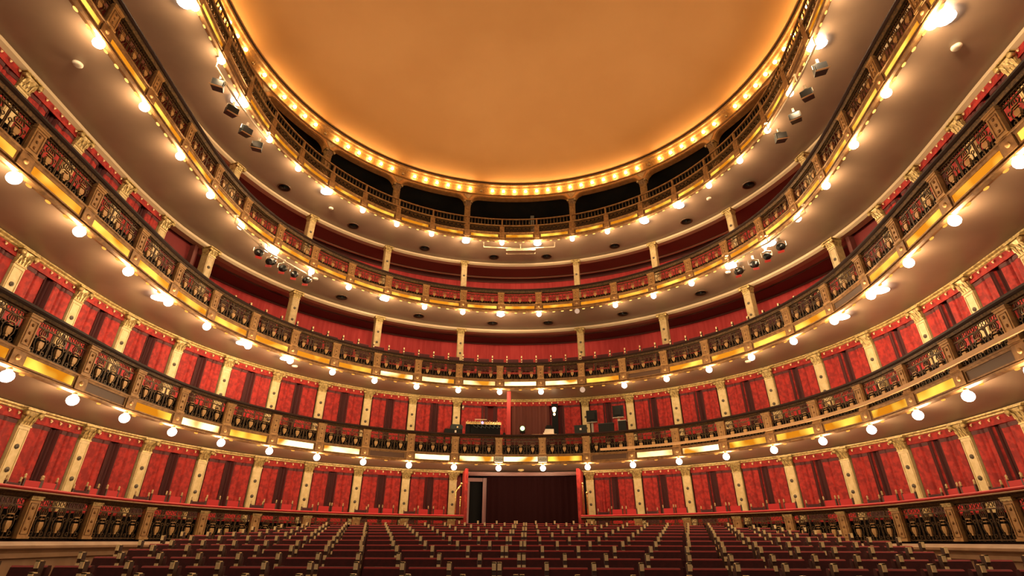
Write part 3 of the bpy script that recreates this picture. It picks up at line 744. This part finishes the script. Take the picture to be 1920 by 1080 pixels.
# ------------------------------------------------------------------ stalls seats
def seat_proto(two):
    root = empty('theater_seat', (0, 0, 0), 0, 'seat', 'seat', 'stalls seats')
    w_ = .50; z1 = .95
    b = MB()
    vs = []; fs = []; n = 8
    for i in range(n + 1):
        x = -w_ / 2 + .03 + (w_ - .06) * i / n
        for yy, zz in ((.02, .42), (.10, z1 - .018), (.115, z1), (.16, z1), (.17, z1 - .05), (.10, .42)): vs.append((x, yy + .0, zz))
    for i in range(n):
        for k in range(6): fs.append((i * 6 + k, i * 6 + (k + 1) % 6, i * 6 + 6 + (k + 1) % 6, i * 6 + 6 + k))
    fs.append(tuple(range(5, -1, -1))); fs.append(tuple(n * 6 + k for k in range(6)))
    b.add(vs, fs)
    for q in range(n * 6):
        if q % 6 == 1: b.m[q] = 1  # front top bevel painted brighter, light from above put into the colour
    b.build('backrest', ['velvet', 'velvet_lit_edge'], root)
    b = MB(); b.box(-w_ / 2 + .03, w_ / 2 - .03, -.06, .04, .38, .74, taper=.015); b.build('seat', 'velvet', root)
    def arm(x):
        q = MB(); q.box(-.024, .024, -.10, -.03, 0, 1.0); q.box(-.026, .026, -.36, .12, .60, .645); q.box(-.018, .018, -.33, -.27, 0, .62)
        q.box(-.022, .022, -.114, -.10, .93, 1.01, mi=1); q.box(-.022, .022, -.114, -.06, .998, 1.01, mi=1)
        q.box(-.022, .022, -.114, -.10, .82, .88, mi=1); q.box(-.022, .022, -.114, -.10, .715, .765, mi=1)
        q.box(-.024, .024, -.374, -.36, .595, .65, mi=1)
        return q.build('arm_stand', ['seat_wood', 'brass_plate'], root)
    a = arm(0); a.location = (-w_ / 2, 0, 0)
    if two:
        c = a.copy(); COL.objects.link(c); c.parent = root; c.location = (w_ / 2, 0, 0)
    return Proto(root)
SP = {False: seat_proto(False), True: seat_proto(True)}
RY = [5.65, 6.57, 7.47, 8.45, 9.27, 10.2, 11.15, 12.0, 12.9, 13.8, 14.7, 15.6]
xL = []
dense = np.linspace(-14, 14, 800); CP = cr(dense)[0]
for r, y in enumerate(RY):
    sel = np.abs(CP[:, 1] - y) < .25
    xl = CP[sel & (CP[:, 0] < 0), 0].max() + 1.55; xr = CP[sel & (CP[:, 0] > 0), 0].min() - 1.35
    if y < 9: xl = max(xl, -6.35); xr = min(xr, 6.4)
    if r == 11: xl, xr = -2.2, 2.0
    xc = -.10 - (.26 if r % 2 else 0)
    z = -.265 + .0795 * (y - 6.57) - .95
    back = len(RY) - r
    for s_ in (-1, 1):
        k = 0
        while True:
            x = xc + s_ * (.03 + .25 + .52 * k)
            if x - .25 < xl or x + .25 > xr: break
            nxt = x + s_ * .52
            last = nxt - .25 < xl or nxt + .25 > xr
            two = (s_ == 1 and last) or (s_ == -1 and k == 0)
            SP[two].put((x, y - .1, z + EZ), 0, 'dark red velvet stalls seat, %s row from the back, %s' % (ORD[back], kside(s_ * (k + 1))))
            k += 1

# ------------------------------------------------------------------ box chairs
def chair_proto(name, mt, hb, label, w_=.36):
    root = empty(name, (0, 0, 0), 0, label, 'chair')
    b = MB(); b.box(-w_ / 2 + .02, w_ / 2 - .02, .12, .17, .52, hb - .04); b.build('backrest', mt, root)
    b = MB(); b.box(-w_ / 2, w_ / 2, -.24, .17, .42, .48); b.build('seat', mt, root)
    leg = MB(); leg.box(-.016, .016, -.016, .016, 0, .42); l0 = None
    for x in (-1, 1):
        for y in (-.21, .15):
            if l0 is None: l0 = c = leg.build('leg', 'seat_wood', root)
            else: c = l0.copy(); COL.objects.link(c); c.parent = root
            c.location = (x * (w_ / 2 - .02), y, 0)
    f0 = None
    for x in (-1, 1):
        if f0 is None:
            q = MB(); q.box(-.016, .016, .12, .155, .48, hb - .02); q.lathe([(.018, hb - .02), (.022, hb + .01), (.012, hb + .022), (.023, hb + .045), (.010, hb + .068), (.002, hb + .075)], (0, .14, 0), 8, mi=1)
            f0 = c = q.build('back_post', ['seat_wood', 'cream_dull'], root)
        else: c = f0.copy(); COL.objects.link(c); c.parent = root
        c.location = (x * w_ / 2, 0, 0)
    return Proto(root)
CB = chair_proto('box_chair', 'velvet_bright', 1.02, 'chair'); CD = chair_proto('box_chair', 'velvet_dark', .95, 'chair')
for a in range(2, 11):
    for s_ in (-1, 1):
        i = s_ * a
        if a == 2 and False: continue
        for j, (dt, pr) in enumerate(((-.30, CD), (-.02, CB), (.27, CB))):
            t = i + dt + random.uniform(-.03, .03)
            if abs(t) < 1.62: continue
            pr.put(W1(t, -.55 + random.uniform(-.05, .05), 0), RZ(t) + random.uniform(-.15, .15) + PI * 0, '%s red gold-finialled chair in stalls box, %s, %s from left' % ('dark' if pr is CD else 'bright', side(i), ORD[j + 1]), 'chairs in the stalls boxes')
C1 = chair_proto('box_chair', 'velvet_bright', .80, 'chair')
for a in range(3, 12):
    for s_ in (-1, 1):
        for j, dt in enumerate((-.22, .22)):
            i = s_ * a; t = i + dt + random.uniform(-.04, .04)
            C1.put(W1(t, -.55, FL[1]), RZ(t), 'red box chair behind the lowest balcony rail, %s, %s side' % (side(i), 'left' if j == 0 else 'right'), 'chairs on the lowest balcony')
# gallery seats on the open part of the second balcony
for j in range(40):
    t = (j - 19.5) * .345
    SG = SP[j == 39]
    SG.put(W1(t, -.95, 5.72), RZ(t), 'dark red tip-up seat on the second balcony, %s' % ('%s %s of middle' % (ordinal(int(abs(j - 19.5) + .5)), 'left' if j < 20 else 'right')), 'seats of the second balcony')
q = tag(sweep('bench', [(-.35, FL[4]), (-.35, 12.05), (-.45, 12.12), (-.55, 12.05), (-.9, 11.95), (-.9, FL[4])], -12, 12, 'velvet_bright'), 'long curved red bench behind the top gallery lattice', 'bench')

# ------------------------------------------------------------------ soffit speakers, detectors, pipes and stage lights
def vent_proto():
    root = empty('ceiling_speaker', (0, 0, 0), 0, 'speaker', 'speaker')
    b = MB(); b.lathe([(.23, 0), (.245, -.012), (.21, -.024), (.19, -.01)], n=20); b.build('ring', 'off_panel', root)
    b = MB(); b.lathe([(.19, -.012), (.12, -.006), (.05, -.012)], n=20); b.ball((0, 0, -.01), .035, 10); b.build('cone', 'black_gear', root)
    return Proto(root)
VP = vent_proto()
for q, t in enumerate((-6.1, -4.3, -2.47, -.68, .69, 2.45, 4.28, 5.9)):
    VP.put(W1(t, -.9, 11.375), 0, 'round dark ceiling speaker under the top gallery, %s' % kside(q - 4 if q < 4 else q - 3), 'speakers under the top gallery')
for q, t in enumerate((-4.31, -2.47, -.68, .68, 2.49, 4.33)):
    VP.put(W1(t, -.83, 8.155), 0, 'round dark ceiling speaker under the third balcony, %s' % kside(q - 3 if q < 3 else q - 2), 'speakers under the third balcony')
b = MB(); b.lathe([(.09, 0), (.09, -.03), (.07, -.05), (.035, -.055)], n=14)
sd0 = None
for x, y, z, wd in ((-8.56, 6.52, 8.19, 'under the third balcony, far left'), (7.98, 6.61, 8.19, 'under the third balcony, far right'), (-7.35, 15.45, 8.2, 'under the third balcony, left of the middle'), (6.84, 15.34, 8.2, 'under the third balcony, right of the middle'),
                    (-7.45, 15.79, 11.42, 'under the top gallery, left'), (6.82, 15.56, 11.42, 'under the top gallery, right'), (-7.6, 15.75, 5.125, 'under the second balcony, left'), (6.98, 15.58, 5.125, 'under the second balcony, right')):
    if sd0 is None: o = sd0 = b.build('smoke_detector', 'white')
    else: o = sd0.copy(); COL.objects.link(o)
    o.location = (x, y, z + EZ); tag(o, 'small white smoke detector ' + wd, 'smoke detector', 'smoke detectors')
def pipe(pts, z, label, zt):
    root = empty('lighting_pipe', (pts[0][0], pts[0][1], z + EZ), 0, label, 'pipe')
    P_ = [(x - pts[0][0], y - pts[0][1], 0) for x, y in pts]
    b = MB(); b.tube(P_, .027, 8, smooth=True); b.build('bar', 'pipe_cream', root)
    c0 = None
    for x, y, _ in (P_[0], P_[len(P_) // 2], P_[-1]):
        if c0 is None:
            q = MB(); q.tube([(0, 0, 0), (0, 0, zt)], .014, 6); q.box(-.04, .04, -.04, .04, zt - .012, zt); c0 = c = q.build('hanger', 'pipe_cream', root)
        else: c = c0.copy(); COL.objects.link(c); c.parent = root
        c.location = (x, y, 0)
pipe([(-8.09, 9.07), (-8.14, 10.25), (-8.01, 11.79)], 11.15, 'cream lighting pipe under the top gallery front at the left', .3)
pipe([(7.33, 8.87), (7.41, 10.03), (7.37, 11.82)], 11.15, 'cream lighting pipe under the top gallery front at the right', .3)
pipe([(-8.13, 11.62), (-7.94, 13.14), (-7.23, 14.83)], 7.95, 'cream lighting pipe under the third balcony front at the left', .25)
pipe([(7.54, 11.53), (7.19, 13.07), (6.42, 14.24)], 7.95, 'cream lighting pipe under the third balcony front at the right', .25)
pipe([(-1.79, 18.44), (-.23, 18.66), (1.23, 18.52)], 11.2, 'empty cream pipe under the top gallery in the middle', .22)
b = MB(); b.box(-.61, .61, -.14, .14, 0, .04); b.box(-.64, .64, -.17, -.14, -.02, .05); b.box(-.64, .64, .14, .17, -.02, .05)
o = b.build('ceiling_panel', 'pipe_cream'); o.location = (-.22, 19.11, 11.32 + EZ); tag(o, 'narrow cream panel under the top gallery behind the middle pipe', 'panel')
def spot_proto(kind):
    root = empty('stage_light', (0, 0, 0), 0, 'stage light', 'stage light')
    q = MB(); q.box(-.03, .03, -.03, .03, .17, .30); q.tube([(-.15, 0, .0), (-.15, 0, .14), (0, 0, .19), (.15, 0, .14), (.15, 0, .0)], .012, 5); q.build('yoke', 'steel', root)
    if kind == 'flood':
        q = MB()                                  # boxy lantern tilted down towards the stage
        V_ = [(-.13, .13, .10), (.13, .13, .10), (.13, .16, -.12), (-.13, .16, -.12), (-.15, -.14, .04), (.15, -.14, .04), (.15, -.12, -.20), (-.15, -.12, -.20)]
        q.add(V_, [(0, 1, 2, 3), (7, 6, 5, 4), (0, 4, 5, 1), (1, 5, 6, 2), (2, 6, 7, 3), (3, 7, 4, 0)]); q.build('body', 'grey_green', root)
        q = MB(); q.box(-.13, .13, -.165, -.14, -.18, .02); q.build('lens', 'lens', root)
        q = MB(); q.add([(-.15, -.14, -.20), (.15, -.14, -.20), (.16, -.26, -.27), (-.16, -.26, -.27), (-.15, -.13, -.21), (.15, -.13, -.21), (.16, -.25, -.28), (-.16, -.25, -.28)], [(0, 1, 2, 3), (7, 6, 5, 4), (0, 4, 5, 1), (1, 5, 6, 2), (2, 6, 7, 3), (3, 7, 4, 0)]); q.build('barn_door', 'batten', root)
    else:
        q = MB(); q.lathe([(.06, .22), (.10, .18), (.115, .05), (.09, .0), (.085, -.22), (.10, -.24)], (0, 0, 0), 14, axis='y'); q.build('body', 'black_gear', root)
        q = MB(); q.lathe([(.088, -.245), (.05, -.235)], (0, 0, 0), 14, axis='y'); q.build('lens', 'lens', root)
        q = MB(); q.box(-.085, .085, -.29, -.25, -.17, -.10); q.build('gel_frame', 'gel_red', root)
        q = MB(); q.lathe([(.05, 0), (.055, .04), (.04, .07)], (.08, .1, .05), 8, axis='x'); q.build('knob', 'steel', root)
        for v in root.children:
            if v.name.split('.')[0] in ('body', 'lens', 'gel_frame'): v.rotation_euler = (math.radians(28), 0, 0)
    return Proto(root)
SF, SS = spot_proto('flood'), spot_proto('spot')
def spots(pr, pts, z, wd, aim):
    for q, (x, y) in enumerate(pts):
        rz = math.atan2(aim[1] - y, aim[0] - x) + PI / 2 + random.uniform(-.35, .35)
        pr.put((x, y, z + EZ), rz, '%s stage light %s, %s from the stage' % ('boxy grey' if pr is SF else 'black cylindrical', wd, ORD[q + 1]), 'stage lights ' + wd)
spots(SF, [(-8.17, 9.45), (-8.30, 10.35), (-8.30, 11.15), (-8.26, 11.8)], 10.93, 'on the left pipe of the top gallery', (0, 0))
spots(SF, [(7.62, 9.38), (7.71, 10.22), (7.77, 11.05), (7.70, 11.85)], 10.93, 'on the right pipe of the top gallery', (0, 0))
spots(SS, [(-8.0, 12.86), (-7.88, 13.42), (-7.70, 13.85), (-7.50, 14.25), (-7.27, 14.68)], 7.72, 'on the left pipe of the third balcony', (0, -2))
spots(SS, [(7.45, 12.93), (7.28, 13.48), (7.08, 13.97), (6.79, 14.41)], 7.72, 'on the right pipe of the third balcony', (0, -2))
q = sweep('tan_batten', [(.17, 2.80), (.21, 2.80), (.21, 2.875), (.17, 2.875)], 1.83, 12.5, 'batten'); tag(q, 'long tan batten fixed along the right half of the lowest balcony front', 'batten')

b = MB(); b.lathe([(.10, 0), (.12, -.03), (.07, -.07), (.02, -.09)], n=12)
o = b.build('ceiling_lamp', 'cream'); o.location = W1(0, -.95, 2.385); tag(o, 'small unlit cream ceiling lamp in front of the exit curtain', 'lamp')
# ------------------------------------------------------------------ exit signs
for k, t in ((-1, -.5), (1, .5)):
    wd = 'left' if k < 0 else 'right'
    root = empty('exit_sign', W1(t, .14, 2.58), RZ(t), 'small white SALIDA exit sign on the lowest balcony front, the %s one' % wd, 'sign', 'exit signs')
    b = MB(); b.box(-.145, .145, -.015, .06, -.095, .095); b.build('board', 'sign_white', root)
    b = MB(); b.box(-.13, .13, -.022, -.012, -.065, -.055); b.box(-.13, .13, -.022, -.012, .055, .065); b.build('border', 'sign_ink', root)
    cu = bpy.data.curves.new('lettering', 'FONT'); cu.body = 'SALIDA'; cu.size = .088; cu.align_x = 'CENTER'; cu.align_y = 'CENTER'; cu.extrude = .003; cu.materials.append(MATS['sign_ink'])
    o = bpy.data.objects.new('lettering_curve', cu); me = bpy.data.meshes.new_from_object(o); bpy.data.objects.remove(o); o = bpy.data.objects.new('lettering', me); COL.objects.link(o); o.parent = root; o.location = (0, -.02, 0); o.rotation_euler = (PI / 2, 0, 0)

# ------------------------------------------------------------------ control booth on the lowest balcony
DZ = 3.50
q = MB(); 
root = empty('control_desk', W1(.3, -.5, FL[1]), 0, 'long low desk carrying the control gear behind the lowest balcony rail', 'desk'); org = tuple(root.location)
q.box(-3.3, 3.3, .25, .80, DZ - .05, DZ, nx=12); q.build('top', 'pole_red', root, curve=.3, origin=org)
lg = None
for x in (-3.1, -1.0, 1.0, 3.1):
    q = MB(); q.box(x - .03, x + .03, .5, .56, FL[1], DZ - .05); q.build('leg', 'seat_wood', root, curve=.3, origin=org)
def put(name, t, o, z, label, cat):
    return empty(name, W1(t, o, z), RZ(t), label, cat)
r = put('mixing_desk', -.85, -.5, DZ, 'big black control console with tangled cables and gilded top', 'console')
b = MB(); b.box(-.62, .62, -.22, .25, 0, .34); b.box(-.65, -.50, -.24, .25, 0, .40); b.build('cabinet', 'black', r)
b = MB(); b.box(-.65, .65, -.26, .25, .36, .46, taper=.05); 
for k in range(14): b.box(-.6 + k * .09, -.57 + k * .09, -.25, -.2, .42, .47 + .03 * (k % 3 == 0))
b.build('control_surface', 'cream_gilt', r)
b = MB()
for k in range(7):
    x = -.4 + k * .15; b.tube([(x, -.25, .38), (x + .05, -.28, .28), (x + .16, -.28, .22), (x + .2, -.25, .36)], .012, 5)
b.build('cables', 'grey_green', r)
b = MB(); b.box(-.32, .12, -.1, -.05, .56, .585); b.tube([(-.1, -.07, .44), (-.1, -.07, .56)], .012, 5); b.build('desk_lamp', 'pipe_cream', r)
b = MB(); b.lathe([(.045, -.27), (.03, -.285)], (-.05, 0, .42), 10, axis='y'); b.build('display', 'purple_led', r)
r = put('amplifier', -1.5, -.5, DZ, 'low black amplifier lying under another one left of the console', 'amplifier')
b = MB(); b.box(-.36, .28, -.2, .2, 0, .17); b.build('case', 'black_gear', r); b = MB(); b.box(0, .06, -.215, -.2, .04, .12); b.build('front_plate', 'white', r)
r = put('amplifier', -1.47, -.5, DZ + .17, 'smaller black amplifier on top of the low one left of the console', 'amplifier')
b = MB(); b.box(-.20, .24, -.2, .2, 0, .14); b.box(-.16, .2, -.19, .19, .14, .17); b.build('case', 'grey_green', r); b = MB(); b.box(.02, .07, -.212, -.2, .04, .1); b.build('front_plate', 'brass_plate', r)
b = MB(); b.box(-.07, .07, -.07, .07, 0, 5.12 - FL[1]); o = b.build('red_pole', 'pole_red'); o.location = W1(-.27, -.35, FL[1]); tag(o, 'square red pole standing from the lowest balcony to the ceiling', 'pole')
r = put('bottle', -.37, -.5, DZ, 'slim pale bottle with dark foot just left of the red pole', 'bottle')
b = MB(); b.lathe([(.05, 0), (.055, .08), (.03, .12)], n=10); b.build('foot', 'black_gear', r); b = MB(); b.lathe([(.028, .10), (.03, .26), (.018, .30), (.018, .33)], n=10); b.build('body', 'pole_red', r)
r = put('spotlight', .04, -.55, DZ, 'small lamp glaring green-white in the middle of the balcony', 'lamp')
b = MB(); b.box(-.10, .10, -.05, .22, .14, .36); b.build('housing', 'black_gear', r)
b = MB(); b.box(-.09, .09, -.02, .1, 0, .03); b.tube([(0, .03, 0), (0, .03, .16)], .02, 6); b.build('stand', 'black_gear', r)
b = MB(); b.ball((0, -.06, .28), .085, 14); b.build('bulb', 'green_lamp', r)
l = bpy.data.lights.new('green_light', 'POINT'); l.energy = 12; l.color = (.45, 1.0, .15); l.shadow_soft_size = .1; o = bpy.data.objects.new('green_light', l); COL.objects.link(o); o.parent = r; o.location = (0, -.06, .28)
r = put('paper_shelf', .56, -.5, DZ, 'thin pale board lying on the desk under the white books', 'board'); b = MB(); b.box(-.5, .42, -.2, .2, 0, .025); b.build('board', 'batten', r)
for q in range(3):
    b = MB(); b.box(-.19 + .03 * q, .20 - .01 * q, -.13, .12, 0, .065); o = b.build('book', 'white'); o.location = W1(.63, -.5, DZ + .025 + .065 * q); o.rotation_euler = (0, 0, RZ(.63) + .08 * q)
    tag(o, ['lowest', 'middle', 'topmost'][q] + ' white book of the stack right of the green lamp', 'book', 'white books in the booth')
b = MB(); b.box(-.13, .13, -.1, .1, 0, .10); b.box(-.09, .1, -.08, .08, .10, .15); o = b.build('black_box', 'black'); o.location = W1(.64, -.5, DZ + .22); o.rotation_euler = (0, 0, RZ(.64)); tag(o, 'small black box on top of the stack of white books', 'box')
b = MB(); b.box(-.12, .12, -.03, .03, 0, 1.35); o = b.build('dark_board', 'black'); o.location = W1(.74, -1.44, 3.55); o.rotation_euler = (0, 0, RZ(.74)); tag(o, 'tall narrow dark board behind the two white wall lights', 'board')
r = put('wall_lamp', .73, -1.38, 4.42, 'wall lamp with two stacked white lights on the booth wall', 'lamp')
b = MB(); b.lathe([(.05, .0), (.085, .10), (.08, .17), (.03, .19)], (0, 0, .15), 12); b.build('upper_shade', 'sconce_glow', r)
b = MB(); b.ball((0, 0, .06), .05, 10); b.build('lower_bulb', 'sconce_glow', r)
b = MB(); b.box(-.03, .03, .0, .06, 0, .25); b.build('bracket', 'socket', r)
r = put('laptop', 1.35, -.5, DZ, 'open black laptop seen from behind with a pale mark on its lid', 'laptop')
b = MB(); b.box(-.22, .22, -.02, .28, 0, .025); b.build('base', 'black_gear', r); b = MB(); b.add([(-.23, .0, .0), (.23, .0, 0), (.23, -.08, .33), (-.23, -.08, .33), (-.23, .02, .0), (.23, .02, 0), (.23, -.06, .33), (-.23, -.06, .33)], [(0, 1, 2, 3), (7, 6, 5, 4), (0, 4, 5, 1), (1, 5, 6, 2), (2, 6, 7, 3), (3, 7, 4, 0)]); b.build('lid', 'grey_green', r)
b = MB(); b.add([(-.035, -.05, .155), (.035, -.05, .155), (.035, -.067, .225), (-.035, -.067, .225), (-.035, -.02, .155), (.035, -.02, .155), (.035, -.037, .225), (-.035, -.037, .225)], [(0, 1, 2, 3), (7, 6, 5, 4), (0, 4, 5, 1), (1, 5, 6, 2), (2, 6, 7, 3), (3, 7, 4, 0)]); b.build('mark', 'white', r)
for t, wd in ((1.61, 'left'), (2.2, 'right')):
    r = put('monitor', t, -.55, DZ, 'black monitor seen from behind on the control desk, the %s one' % wd, 'monitor')
    zo = .40 if wd == 'left' else .50
    b = MB(); b.box(-.20, .20, -.03, .03, zo + .05, zo + .46); b.box(-.12, .12, -.07, -.03, zo + .12, zo + .36); b.build('screen', 'black_gear', r)
    b = MB(); b.box(-.04, .04, -.03, .03, 0, zo + .06); b.box(-.19, .19, -.1, .1, zo, zo + .03); b.box(-.15, .15, -.1, .1, 0, .03); b.build('stand', 'steel', r)
r = put('equipment_case', 1.93, -.42, DZ, 'long dark equipment case under the monitors', 'case'); b = MB(); b.box(-.27, .27, -.1, .1, 0, .30); b.build('body', 'black_gear', r); b = MB(); b.box(-.28, .28, -.11, .11, .30, .325); b.build('lid', 'grey_green', r)
r = put('equipment_case', 2.30, -.42, DZ, 'short dark equipment case under the right monitor', 'case'); b = MB(); b.box(-.15, .13, -.1, .1, 0, .36); b.build('body', 'black_gear', r); b = MB(); b.box(-.16, .14, -.11, .11, .36, .385); b.build('lid', 'steel', r)
r = put('small_spotlight', -1.27, -1.36, 4.72, 'small pale blue spotlight on the pilaster left of the console', 'lamp'); b = MB(); b.lathe([(.04, -.10), (.05, 0), (.035, .09)], n=10, c=(0, -.02, 0)); b.build('body', 'steel', r); b = MB(); b.box(-.02, .02, -.0, .10, .06, .10); b.build('bracket', 'socket', r)
